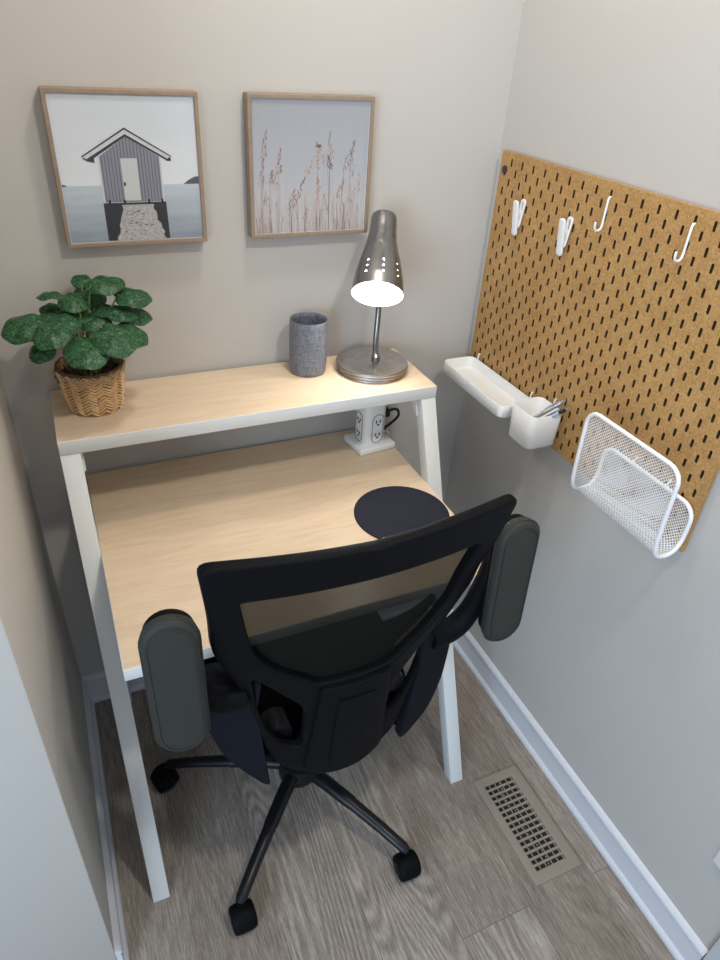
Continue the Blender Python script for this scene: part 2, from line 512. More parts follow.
# ================================================================== DESK
DXL, DXR = -1.029, -0.231; SZ = 0.9716; SY = -0.231; LW = 0.036
def desk():
    t = thing('desk', 'birch-topped writing desk with raised shelf and slanted white metal legs', 'desk', (-0.63, -0.31, 0))
    # shelf: white slab with a birch face laid in
    b = new(); box(b, (DXL, SY, SZ - 0.029), (DXR, -0.010, SZ - 0.0006), 0.0015); sh = obj('shelf', b, WHITE_METAL, t)
    b = new(); box(b, (DXL + 0.0015, SY + 0.0015, SZ - 0.002), (DXR - 0.0015, -0.0105, SZ), 0.0003, 1); obj('birch_surface', b, WOOD, sh)
    b = new(); box(b, (DXL + LW, -0.613, 0.731), (DXR - LW, -0.012, 0.7564), 0.0015); dt = obj('desktop', b, WHITE_METAL, t)
    b = new(); box(b, (DXL + LW + 0.0015, -0.6115, 0.755), (DXR - LW - 0.0015, -0.0125, 0.757), 0.0003, 1); obj('birch_surface', b, WOOD, dt)
    for x in (DXL, DXR - LW):
        b = new(); vs = box(b, (x, -0.036, 0), (x + LW, 0.0, SZ - 0.0295), 0.0015)
        z1 = SZ - 0.0295
        for v in vs: v.co.y += SY + 0.037 - 0.381 * (1 - v.co.z / z1)
        obj('leg', b, WHITE_METAL, t)
        # rear leg and side rail under the desktop
        xr = x if x < -0.6 else x - LW - 0.001
        b = new(); box(b, (xr, -0.05, 0), (xr + LW, -0.019, 0.7305), 0.0015); obj('leg', b, WHITE_METAL, t)
        b = new(); box(b, (xr + (LW + .001 if x < -0.6 else 0), -0.56, 0.705), (xr + LW + (LW + .001 if x < -0.6 else 0), -0.0505, 0.7305), 0.0015); obj('side_rail', b, WHITE_METAL, t)
        # gusset where the slanted leg carries the shelf
        xi = x + LW if x < -0.6 else x - 0.004
        b = new()
        pts = [(-0.205, SZ - 0.030), (-0.150, SZ - 0.030), (-0.175, SZ - 0.040), (-0.200, SZ - 0.062), (-0.222, SZ - 0.075)]
        A = [b.verts.new((xi, p[0], p[1])) for p in pts]; B = [b.verts.new((xi + 0.004, p[0], p[1])) for p in pts]
        b.faces.new(A); b.faces.new(B[::-1])
        for i in range(5): b.faces.new((A[i], B[i], B[(i + 1) % 5], A[(i + 1) % 5]))
        bmesh.ops.recalc_face_normals(b, faces=b.faces)
        obj('gusset', b, WHITE_METAL, t)
desk()

# ------------------------------------------------------------------ mouse pad
b = new(); lathe(b, [(0.1035, 0.0), (0.105, 0.0008), (0.105, 0.0022), (0.1038, 0.003)], (-0.378, -0.388, 0.7572), seg=96, cap0=True, cap1=True)
tag(obj('mouse_pad', b, MOUSEPAD), 'round dark navy mouse pad lying on the desktop', 'mouse pad')

# ------------------------------------------------------------------ ceramic cup
def cup():
    c = (-0.4835, -0.072, SZ + 0.0003)
    b = new()
    prof = [(0.030, 0.0), (0.036, 0.001), (0.0385, 0.006), (0.0405, 0.03), (0.0412, 0.07), (0.0408, 0.110), (0.0402, 0.119), (0.0390, 0.1205), (0.0375, 0.119), (0.037, 0.11), (0.0365, 0.01), (0.0, 0.008)]
    # woven look: shallow squares pressed into the side
    full = []
    for i in range(len(prof) - 1):
        n = 10 if 2 <= i <= 4 else 1
        for k in range(n):
            t_ = k / n; full.append((prof[i][0] * (1 - t_) + prof[i + 1][0] * t_, prof[i][1] * (1 - t_) + prof[i + 1][1] * t_))
    full.append(prof[-1])
    full = [(r * 1.04, h * 1.035) for r, h in full]
    R = lathe(b, full, c, seg=96, cap0=True)
    C = Vector(c)
    for i, ring in enumerate(R):
        h = full[i][1]
        if full[i][0] > 0.038 and 0.008 < h < 0.116:
            for k, v in enumerate(ring):
                s = math.sin(h * 2 * PI / 0.017) * math.sin(k / 96 * 2 * PI * 14)
                d = (v.co - C); d.z = 0; v.co += d.normalized() * 0.0005 * s
    tag(obj('cup', b, CERAMIC, smooth=50), 'grey woven-texture ceramic cup standing on the shelf left of the lamp', 'cup')
cup()

# ------------------------------------------------------------------ lamp
def lamp():
    bc = Vector((-0.337, -0.104, SZ + 0.0003))
    t = thing('desk_lamp', 'brushed nickel desk lamp, switched on, with perforated bell shade', 'lamp', bc)
    b = new()
    prof = [(0.074, 0.0), (0.079, 0.0008), (0.0802, 0.003), (0.0790, 0.0058), (0.0770, 0.0066), (0.0790, 0.0074), (0.0802, 0.010), (0.0790, 0.0128), (0.0770, 0.0136), (0.0790, 0.0144), (0.0800, 0.017), (0.0785, 0.0205), (0.072, 0.0225), (0.04, 0.0235), (0.0, 0.024)]
    prof = [(r * 1.055, h) for r, h in prof]
    lathe(b, prof, bc, seg=96, cap0=True); obj('base', b, STEEL2, t, smooth=40)
    T = Vector((-0.314, -0.066, 1.302)); Cc = Vector((-0.3735, -0.180, 1.177))
    ax = (Cc - T).normalized(); L = (Cc - T).length
    # stem
    pts = spline([bc + Vector((0.009, 0.0, 0.022)), bc + Vector((0.009, 0.006, 0.07)), bc + Vector((0.015, 0.016, 0.14)), bc + Vector((0.012, 0.018, 0.20)), T + ax * 0.065 + Vector((0.004, 0.02, -0.012)), T + ax * 0.06], 6)
    b = new(); tube(b, pts, 0.0065, 14)
    lathe(b, [(0.010, 0.0), (0.010, 0.008), (0.0065, 0.012), (0.0055, 0.013)], bc + Vector((0.009, 0.0, 0.0235)), seg=24)
    obj('stem', b, STEEL, t)
    # shade
    raw = [(0.026, 0.0), (0.0272, 0.002), (0.0280, 0.012), (0.0290, 0.035), (0.0318, 0.060), (0.0370, 0.083), (0.0430, 0.105), (0.0480, 0.128), (0.0520, 0.152), (0.0545, L)]
    N = 120; prof = []
    P = [Vector((p[1], p[0])) for p in raw]
    for i in range(N + 1):
        h = L * i / N
        for j in range(len(P) - 1):
            if P[j].x <= h + 1e-9 and h <= P[j + 1].x + 1e-9 and P[j + 1].x > P[j].x:
                f = (h - P[j].x) / (P[j + 1].x - P[j].x); prof.append((P[j].y * (1 - f) + P[j + 1].y * f, h)); break
    for _ in range(6):
        prof = [prof[0]] + [((prof[i - 1][0] + 2 * prof[i][0] + prof[i + 1][0]) / 4, prof[i][1]) for i in range(1, len(prof) - 1)] + [prof[-1]]
    def hole(i, a):
        r, h = prof[i]
        n = 9
        for hh in (0.124, 0.138, 0.152):
            k = a / (2 * PI) * n; da = (k - round(k)) / n * 2 * PI * r
            if da * da + (h - hh) ** 2 < (0.0016 + (hh - 0.124) * 0.010) ** 2: return True
        return False
    b = new(); lathe(b, prof, T, ax, seg=224, hole=hole)
    lathe(b, [(0.0, 0.0), (0.0263, 0.0003)], T, ax, seg=48)
    sh = obj('lamp_shade', b, STEEL, t, smooth=180)
    b = new(); ip = [(r - 0.0012, h) for r, h in prof if h > 0.05]
    hs = lambda i, a: hole(i + (len(prof) - len(ip)), a)
    lathe(b, ip, T, ax, seg=224, hole=hs)
    lathe(b, [(0.0005, 0.051), (0.03, 0.0511)], T, ax, seg=48)
    lathe(b, [(ip[-1][0], L), (0.0545, L + 0.0003)], T, ax, seg=96)
    obj('inner_reflector', b, SHADE_IN, sh, smooth=180)
    b = new(); bmesh.ops.create_uvsphere(b, u_segments=32, v_segments=18, radius=0.030, matrix=Matrix.Translation(T + ax * (L - 0.045)))
    lathe(b, [(0.016, 0.0), (0.017, 0.05)], T + ax * (L - 0.115), ax, seg=24)
    obj('bulb', b, BULB, t, smooth=180)
    # cord
    b = new(); tube(b, spline([bc + Vector((0.04, 0.068, 0.004)), bc + Vector((0.055, 0.080, 0.006)), bc + Vector((0.066, 0.0845, 0.002)), bc + Vector((0.075, 0.094, -0.008)), bc + Vector((0.078, 0.0995, -0.03)), bc + Vector((0.078, 0.0995, -0.07))], 6), 0.0026, 8)
    obj('power_cord', b, BLACK_RUB, t)
lamp()

# ------------------------------------------------------------------ potted plant
def plant():
    c = Vector((-0.946, -0.104, SZ + 0.0003))
    t = thing('potted_plant', 'green plant with round mottled leaves in a small woven basket', 'plant', c)
    hgt = 0.092
    def rad(h): return 0.0475 + 0.0145 * (h / hgt) ** 0.8
    b = new(); NS, NH = 160, 40
    prof = [(0.0, 0.001), (0.040, 0.0)] + [(rad(hgt * i / NH), hgt * i / NH) for i in range(NH + 1)] + [(rad(hgt) - 0.004, hgt), (rad(hgt) - 0.005, hgt - 0.03)]
    R = lathe(b, prof, c, seg=NS)
    for i, ring in enumerate(R):
        if 3 <= i < 2 + NH:
            for k, v in enumerate(ring):
                h = i - 2
                # herringbone of plaited strips
                u = k / NS * 20; vv = h / 3.3
                col = math.floor(vv / 1.0)
                ph = (u + (vv if int(u) % 2 == 0 else -vv)) % 1.0
                s = abs(math.sin(ph * PI)) - 0.6
                d = v.co - c; d.z = 0
                v.co += d.normalized() * 0.0024 * s
    bk = obj('basket', b, BASKET, t, smooth=60)
    # plaited strips lying on the side in a chevron
    b = new(); rnd = random.Random(2)
    cols = 24
    for q in range(cols):
        for j in range(14):
            h0 = 0.002 + j * 0.0064 + rnd.uniform(-0.0012, 0.0012); h1 = h0 + 0.010
            if h1 > hgt - 0.002: continue
            a0 = (q) / cols * 2 * PI; a1 = (q + 1.0) / cols * 2 * PI
            ha, hb = (h0, h1) if q % 2 == 0 else (h1, h0)
            P = []
            for s in range(5):
                f = s / 4; a = a0 * (1 - f) + a1 * f; h = ha * (1 - f) + hb * f
                r = rad(h) + 0.0004 + 0.0016 * math.sin(f * PI)
                P.append(c + Vector((math.cos(a) * r, math.sin(a) * r, h)))
            tube(b, P, 0.0022 + rnd.uniform(-0.0004, 0.0004), 6, flat=(1.0, 0.8))
    obj('weave', b, BASKETLT, bk, smooth=60)
    b = new(); P = []
    for k in range(48):
        a = k / 48 * 2 * PI; h = hgt - (0.002 if k % 2 == 0 else 0.013); r = rad(h) + 0.0045
        P.append(c + Vector((math.cos(a) * r, math.sin(a) * r, h)))
    tube(b, P, 0.0011, 5, closed=True)
    obj('rim_stitching', b, THREAD, bk)
    b = new(); P = [c + Vector((math.cos(k / 60 * 2 * PI) * (rad(hgt) - 0.001), math.sin(k / 60 * 2 * PI) * (rad(hgt) - 0.001), hgt - 0.001 + 0.0012 * math.sin(k * 1.9))) for k in range(60)]
    tube(b, P, 0.0028, 6, closed=True)
    # the small lug of gathered weave on the left
    for k in range(7):
        o_ = Vector((-0.060 - 0.002 * math.sin(k * 2), -0.012 + 0.005 * math.cos(k * 1.7), hgt - 0.002 - k * 0.0035))
        bmesh.ops.create_icosphere(b, subdivisions=2, radius=0.0048, matrix=Matrix.Translation(c + o_))
    obj('rim', b, BASKETDK, bk)
    b = new(); lathe(b, [(0.0, 0.0), (rad(hgt) - 0.0045, 0.0)], c + Vector((0, 0, hgt - 0.018)), seg=40)
    for k in range(26):
        a = rnd.uniform(0, 2 * PI); r = rnd.uniform(0.01, 0.045)
        p = c + Vector((math.cos(a) * r, math.sin(a) * r, hgt - 0.02))
        tube(b, [p, p + Vector((rnd.uniform(-.015, .015), rnd.uniform(-.015, .015), rnd.uniform(0.008, 0.022)))], 0.0016, 5)
    obj('soil', b, SOIL, t)
    # leaves: centre, width, how steeply the blade faces the room, heading
    LV = LEAVES
    fb = new(); sb = new()
    for (x, y, z, w, tilt, az, roll) in LV:
        tilt *= 0.60; x += 0.004; z += 0.016 if z < 1.155 else 0.0
        p = Vector((x, y, z))
        # leaf-local frame: blade axis 'f' away from the stem, normal 'n'
        nrm = Vector((math.sin(tilt) * math.cos(az), math.sin(tilt) * math.sin(az), math.cos(tilt)))
        out = (p - (c + Vector((0, 0, 0.12)))); out = (out - nrm * out.dot(nrm))
        if out.length < 1e-3: out = Vector((1, 0, 0))
        out.normalize(); side = nrm.cross(out)
        rings = []; NR, NA = 6, 28
        ctr = fb.verts.new(p + nrm * 0.002)
        for i in range(1, NR + 1):
            rr = i / NR; rg = []
            for k in range(NA):
                a = k / NA * 2 * PI
                e = 1 - 0.16 * math.exp(-((abs(a - PI)) / 0.30) ** 2) + 0.04 * math.exp(-(min(a, 2 * PI - a) / 0.4) ** 2)
                ra = w / 2 * rr * e
                dz = 0.002 + 0.0035 * math.sin(rr * PI) * 0.6 - 0.16 * w * rr ** 2 + 0.035 * w * rr * math.sin(a * 5 + x * 90)
                rg.append(fb.verts.new(p + out * (ra * 1.06 * math.cos(a)) + side * (ra * 0.98 * math.sin(a)) + nrm * dz))
            rings.append(rg)
        for k in range(NA):
            fb.faces.new((ctr, rings[0][k], rings[0][(k + 1) % NA]))
            for i in range(NR - 1):
                fb.faces.new((rings[i][k], rings[i + 1][k], rings[i + 1][(k + 1) % NA], rings[i][(k + 1) % NA]))
        att = p - out * (w * 0.36) + nrm * 0.0005 - nrm * 0.016 * w
        root = c + Vector(((x - c.x) * 0.16, (y - c.y) * 0.25, hgt - 0.022))
        mid = root * 0.45 + att * 0.55 + Vector((0, 0, 0.012)) - Vector(((x - c.x), (y - c.y), 0)) * 0.10
        tube(sb, spline([root, mid, att], 8), [0.0019] * 12 + [0.0015] * 5, 6)
    bmesh.ops.solidify(fb, geom=fb.faces[:], thickness=0.0007)
    obj('foliage', fb, LEAF, t, smooth=60)
    obj('stems', sb, STEM, t, smooth=60)

LEAVES = [  # x, y, z, width, tilt from up, heading of the tilt, spare
    (-1.048, -0.150, 1.168, 0.072, 0.75, -1.9, 0), (-1.026, -0.175, 1.112, 0.046, 0.95, -1.9, 0),
    (-0.998, -0.115, 1.160, 0.062, 0.55, -1.6, 0), (-1.005, -0.190, 1.150, 0.064, 0.75, -1.8, 0),
    (-0.994, -0.080, 1.196, 0.050, -0.22, -1.5, 0), (-0.998, -0.055, 1.162, 0.044, 0.35, -1.9, 0),
    (-0.957, -0.110, 1.192, 0.058, 0.50, -1.6, 0), (-0.929, -0.080, 1.188, 0.064, 0.85, -1.5, 0),
    (-0.901, -0.110, 1.222, 0.070, 0.30, -1.5, 0), (-0.855, -0.120, 1.198, 0.068, 0.45, -1.0, 0),
    (-0.858, -0.110, 1.160, 0.070, 0.40, -0.7, 0), (-0.955, -0.070, 1.145, 0.040, 0.6, -1.5, 0),
    (-0.906, -0.110, 1.172, 0.054, 0.05, -1.5, 0), (-0.953, -0.205, 1.122, 0.082, 0.62, -1.6, 0),
    (-0.905, -0.200, 1.136, 0.082, 0.70, -1.5, 0), (-0.869, -0.165, 1.126, 0.062, 0.95, -0.9, 0),
    (-0.888, -0.090, 1.140, 0.042, 0.2, -1.5, 0), (-0.982, -0.150, 1.150, 0.056, 0.75, -1.6, 0),
    (-0.936, -0.055, 1.210, 0.040, 0.6, -1.5, 0), (-0.975, -0.120, 1.165, 0.060, 0.5, -1.6, 0), (-0.930, -0.130, 1.160, 0.058, 0.6, -1.5, 0), (-0.880, -0.130, 1.172, 0.056, 0.5, -1.2, 0)]
plant()

# ------------------------------------------------------------------ power tower
def power_tower():
    c = Vector((-0.324, -0.092, 0.7573)); ang = math.radians(6)
    t = thing('power_strip', 'white tower power strip standing under the shelf with black plug', 'power strip', c)
    M = Matrix.Translation(c) @ Matrix.Rotation(ang, 4, 'Z')
    b = new(); box(b, (-0.051, -0.047, 0.0), (0.051, 0.040, 0.018), 0.005, 3, M=M); obj('base', b, WHITE_PL, t)
    b = new()
    bm2 = plate([rounded([(-0.034, -0.030), (0.034, -0.030), (0.034, 0.030), (-0.034, 0.030)], 0.020, 5)], 0.132, 0.004, lambda u, v, w: M @ Vector((u * 0.92, v, w + 0.066 + 0.0145)))
    obj('tower_body', bm2, WHITE_PL, t)
    face = [M @ Vector((0.004, -0.0302, 0.085)), M @ Vector((-0.0318, 0.0, 0.085))]
    for n_, (fx, fy, rot) in enumerate([(0.004, -0.0305, 0.0), (-0.0322, 0.0, -PI / 2)]):
        F = M @ Matrix.Translation((fx, fy, 0.058)) @ Matrix.Rotation(rot, 4, 'Z')
        rr = 0.0165
        ov = [(rr * math.cos(a), 0.024 + rr * math.sin(a)) for a in [k * PI / 12 for k in range(13)]] + [(rr * math.cos(a), -0.024 + rr * math.sin(a)) for a in [PI + k * PI / 12 for k in range(13)]]
        ring = plate([ov, [(x * 0.88, y * 0.95) for x, y in ov]], 0.0022, 0.0006, lambda u, v, w: F @ Vector((u, w, v)))
        pn = obj('outlet_panel', ring, GREYPL, t)
        for zc in (-0.018, 0.018):
            b = new()
            for sx in (-0.0055, 0.0055):
                box(b, (sx - 0.0010, -0.0014, zc - 0.001), (sx + 0.0010, 0.0002, zc + 0.0065), M=F)
            lathe(b, [(0.0026, 0), (0.0026, 0.0012)], F @ Vector((0, 0.0, zc - 0.006)), F.to_3x3() @ Vector((0, -1, 0)), seg=12, cap1=True)
            obj('socket_slot', b, HOLE, pn)
    # black plug on the right side with its cord
    p0 = M @ Vector((0.0315, 0.0, 0.082))
    b = new(); box(b, (0.030, -0.011, 0.071), (0.052, 0.011, 0.093), 0.004, 2, M=M)
    P = spline([M @ Vector(q) for q in [(0.050, 0, 0.082), (0.064, -0.002, 0.086), (0.077, -0.004, 0.082), (0.080, -0.004, 0.064), (0.068, 0.010, 0.038), (0.056, 0.030, 0.012)]], 8)
    tube(b, P, 0.0035, 8)
    lathe(b, [(0.0065, 0), (0.0055, 0.013), (0.0035, 0.016)], P[-1], P[-3] - P[-1], seg=12, cap0=True)
    obj('black_plug', b, BLACK_RUB, t)
    b = new(); tube(b, spline([M @ Vector(q) for q in [(0.045, 0.02, 0.010), (0.058, 0.012, 0.018), (0.066, 0.008, 0.008), (0.070, 0.03, 0.0035), (0.064, 0.064, 0.0035)]], 8), 0.0024, 8)
    obj('white_cord', b, WHITE_PL, t)
power_tower()

# ================================================================== PICTURES
def picture_frame(x0, z1, s, art, label, name='framed_picture'):
    d = 0.030; lip = 0.0075; cx = x0 + s / 2
    t = thing(name, label, 'picture', (cx, -0.0, z1 - s), 'framed pictures above the desk')
    x1 = x0 + s; z0 = z1 - s
    outer = rounded([(x0, z0), (x1, z0), (x1, z1), (x0, z1)], 0.002, 2)
    inner = [(x0 + lip, z0 + lip), (x1 - lip, z0 + lip), (x1 - lip, z1 - lip), (x0 + lip, z1 - lip)]
    bm = plate([outer, inner], d - 0.001, 0.001, lambda u, v, w: (u, w - d / 2 - 0.0005, v))
    obj('frame', bm, FRAMEWOOD, t)
    bm = new(); box(bm, (x0 + lip - 0.001, -d + 0.0045, z0 + lip - 0.001), (x1 - lip + 0.001, -0.002, z1 - lip + 0.001)); obj('backing', bm, PRINTBORDER, t)
    art(t, x0 + lip + 0.001, z0 + lip + 0.001, s - 2 * lip - 0.002, -d + 0.0042)
    return t

def flatmat(name, c, rough=0.35): return mat(name, c, rough, spec=0.3)
def polys(bm, pts, o, S, y, mi):
    f = bm.faces.new([bm.verts.new((o[0] + p[0] * S, y, o[1] + p[1] * S)) for p in pts]); f.material_index = mi; return f

def art_house(t, x, z, S, y):
    def sky():
        m = flatmat('print_sky', (0.62, 0.65, 0.68)); k = NB(m)
        sp = k.n('ShaderNodeSeparateXYZ'); k.l(k.tc.outputs['Object'], sp.inputs[0])
        n = k.noise(k.mapping((1, 1, 5)), 9, 3)
        f = k.math('ADD', k.math('MULTIPLY', sp.outputs[2], 4.0), k.math('MULTIPLY', n, 0.25))
        k.l(k.ramp(f, [(0.45, (0.72, 0.74, 0.75, 1)), (1.0, (0.60, 0.63, 0.66, 1))]), k.b.inputs['Base Color']); return m
    def sea():
        m = flatmat('print_sea', (0.3, 0.36, 0.4)); k = NB(m)
        sp = k.n('ShaderNodeSeparateXYZ'); k.l(k.tc.outputs['Object'], sp.inputs[0])
        n = k.noise(k.mapping((1, 1, 8)), 12, 4)
        f = k.math('ADD', k.math('MULTIPLY', sp.outputs[2], 6.0), k.math('MULTIPLY', n, 0.35))
        k.l(k.ramp(f, [(0.15, (0.22, 0.26, 0.31, 1)), (0.8, (0.50, 0.55, 0.58, 1))]), k.b.inputs['Base Color']); return m
    mats = [sky(), sea(), flatmat('print_siding', (0.25, 0.255, 0.295)), flatmat('print_siding_groove', (0.14, 0.14, 0.175)), flatmat('print_door', (0.55, 0.56, 0.55)),
            flatmat('print_black', (0.018, 0.018, 0.022)), mat('print_pier_boards', (0.42, 0.40, 0.385), 0.4, noise=(260, 0.75)), flatmat('print_roof_white', (0.58, 0.58, 0.6)), flatmat('print_roof_dark', (0.055, 0.055, 0.06)),
            mat('print_piles', (0.035, 0.035, 0.04), 0.4, noise=(300, 0.9)), flatmat('print_headland', (0.10, 0.11, 0.12))]
    bm = new(); o = (x, z); e = 0.00012
    hz = 0.405
    polys(bm, [(0, hz), (1, hz), (1, 1), (0, 1)], o, S, y, 0)
    polys(bm, [(0, 0), (1, 0), (1, hz), (0, hz)], o, S, y, 1)
    polys(bm, [(0, hz - .005), (.02, hz - .004), (.035, hz), (.02, hz + .008), (0, hz + .012)], o, S, y - e, 10)
    polys(bm, [(.88, hz), (1, hz), (1, .46), (.965, .455), (.92, .432)], o, S, y - e, 10)
    # body
    L, Rr, B, E, A = .275, .725, .285, .615, .715
    polys(bm, [(L, B), (Rr, B), (Rr, E - .02), (.485, A + .02), (L, E - .02)], o, S, y - e, 2)
    n = 19
    for i in range(1, n):
        u = L + (Rr - L) * i / n; top = E - .02 + (A + .04 - E) * (1 - abs(u - .485) / (.215))
        polys(bm, [(u - .0035, B), (u + .0035, B), (u + .0035, top), (u - .0035, top)], o, S, y - 2 * e, 3)
    for u in (L, Rr - .012): polys(bm, [(u, B), (u + .012, B), (u + .012, E), (u, E)], o, S, y - 3 * e, 7)
    polys(bm, [(.432, B + .01), (.550, B + .01), (.550, .590), (.432, .590)], o, S, y - 3 * e, 4)
    polys(bm, [(.436, .40), (.450, .40), (.450, .425), (.436, .425)], o, S, y - 4 * e, 5)
    # roof
    polys(bm, [(.17, .590), (.485, .770), (.80, .590), (.80, .570), (.775, .570), (.485, .735), (.25, .592), (.25, .560), (.20, .572)], o, S, y - 4 * e, 8)
    polys(bm, [(.18, .598), (.485, .772), (.485, .752), (.195, .585)], o, S, y - 5 * e, 7)
    polys(bm, [(.485, .772), (.79, .598), (.775, .585), (.485, .752)], o, S, y - 5 * e, 7)
    polys(bm, [(.165, .596), (.485, .782), (.805, .596), (.805, .604), (.485, .794), (.165, .606)], o, S, y - 5 * e, 8)
    # piles and jetty
    polys(bm, [(.27, 0.005), (.74, 0.005), (.735, .280), (.27, .280)], o, S, y - 2 * e, 9)
    rnd = random.Random(1)
    Lp = [(.34, 0.0)] + [(.34 + .07 * f + rnd.uniform(-.012, .012), .265 * f) for f in [i / 9 for i in range(1, 10)]]
    Rp = [(.715, 0.0)] + [(.715 - .085 * f + rnd.uniform(-.012, .012), .265 * f) for f in [i / 9 for i in range(1, 10)]]
    for i in range(9):
        polys(bm, [Lp[i], Rp[i], Rp[i + 1], Lp[i + 1]], o, S, y - 3 * e, 6)
    for i in range(26):
        v = rnd.uniform(0.0, .22); f = v / .23
        u = rnd.uniform(.37 + .06 * f, .64 - .08 * f); w = rnd.uniform(.01, .035)
        polys(bm, [(u, v), (u + w, v + rnd.uniform(-.012, .012)), (u + w, v + .004), (u, v + .004)], o, S, y - 4 * e, 9)
    for u in (.31, .42, .60, .70): polys(bm, [(u, .272), (u + .014, .272), (u + .014, .302), (u, .302)], o, S, y - 5 * e, 5)
    bmesh.ops.recalc_face_normals(bm, faces=bm.faces)
    obj('print', bm, mats, t, smooth=None)

def art_reeds(t, x, z, S, y):
    m0 = flatmat('print_mist', (0.42, 0.44, 0.47)); k = NB(m0)
    sp = k.n('ShaderNodeSeparateXYZ'); k.l(k.tc.outputs['Object'], sp.inputs[0])
    n = k.noise(k.mapping((60, 1, 5)), 1.2, 3)
    f = k.math('ADD', k.math('MULTIPLY', sp.outputs[2], 4.0), k.math('MULTIPLY', n, 0.22))
    k.l(k.ramp(f, [(0.12, (0.48, 0.43, 0.405, 1)), (0.42, (0.46, 0.45, 0.455, 1)), (0.62, (0.405, 0.415, 0.435, 1)), (1.1, (0.35, 0.36, 0.38, 1))]), k.b.inputs['Base Color'])
    mats = [m0, flatmat('print_reed_pale', (0.48, 0.40, 0.35)), flatmat('print_reed_mid', (0.36, 0.255, 0.215)), flatmat('print_reed_dark', (0.22, 0.16, 0.155)), flatmat('print_reed_white', (0.60, 0.57, 0.55))]
    bm = new(); o = (x, z); e = 0.00008
    polys(bm, [(0, 0), (1, 0), (1, 1), (0, 1)], o, S, y, 0)
    rnd = random.Random(7)
    def stalk(u, h, lean, w, mi, lay):
        P = [(u + lean * (j / 5) ** 2, h * j / 5) for j in range(6)]
        for j in range(5):
            (a, c1), (b_, d1) = P[j], P[j + 1]
            if max(a, b_) > 0.99 or min(a, b_) < 0.005: break
            polys(bm, [(a, c1), (a + w, c1), (b_ + w * .8, d1), (b_, d1)], o, S, y - lay * e, mi)
    for i in range(190):
        stalk(rnd.uniform(.01, .97), rnd.choice([.12, .18, .25, .33]) * rnd.uniform(.6, 1.3), rnd.uniform(-.04, .04), rnd.uniform(.002, .006), rnd.choice([1, 1, 4, 2]), 1 + i % 3)
    def head(u, v, h, lean, mi, dens=26, fade=1.0):
        for i in range(dens):
            f = i / dens
            cx = u + lean * f; cy = v + h * f; s = (1 - f) * .028 + .006
            du = rnd.uniform(-1, 1) * s; w = rnd.uniform(.004, .009); l = rnd.uniform(.014, .030)
            q = [(cx + du, cy), (cx + du + w, cy + l * .25), (cx + du * .8 + w, cy + l), (cx + du * .8 - .001, cy + l * .7)]
            if all(0.01 < a[0] < .99 for a in q): polys(bm, q, o, S, y - (4 + i % 3) * e, mi if rnd.random() < .6 else 2)
    spec = [(.07, .56, .22, .035, 3), (.055, .36, .20, .02, 2), (.21, .45, .20, .01, 3), (.19, .34, .16, -.02, 1), (.13, .38, .1, .02, 2), (.32, .20, .24, .10, 3), (.30, .18, .16, .04, 2),
            (.545, .49, .16, -.01, 1), (.44, .45, .12, .05, 1), (.55, .66, -.0, .0, 2), (.66, .50, .20, -.11, 2), (.66, .49, .10, -.02, 3), (.66, .56, .22, -.01, 2),
            (.77, .48, .22, .09, 3), (.84, .42, .28, .02, 2), (.73, .26, .16, .05, 2), (.56, .30, .14, -.01, 1), (.63, .16, .12, -.02, 1), (.44, .10, .12, .01, 1), (.86, .22, .12, .02, 1), (.10, .22, .1, .0, 1), (.92, .30, .15, .01, 1)]
    for u, v, h, lean, mi in spec:
        stalk(u, v + abs(h) * .6, lean * .3, .004, 2 if mi != 1 else 1, 3); head(u + lean * .2, v, h, lean, mi)
    bmesh.ops.recalc_face_normals(bm, faces=bm.faces)
    obj('print', bm, mats, t, smooth=None)

PX, PZ, PS, PG = -0.9448, 1.5211, 0.26, 0.3504
picture_frame(PX, PZ, PS, art_house, 'oak-framed square print of a grey boathouse at the end of a jetty')
picture_frame(PX + PG, PZ, PS, art_reeds, 'oak-framed square print of brown reed grasses against pale grey sky')

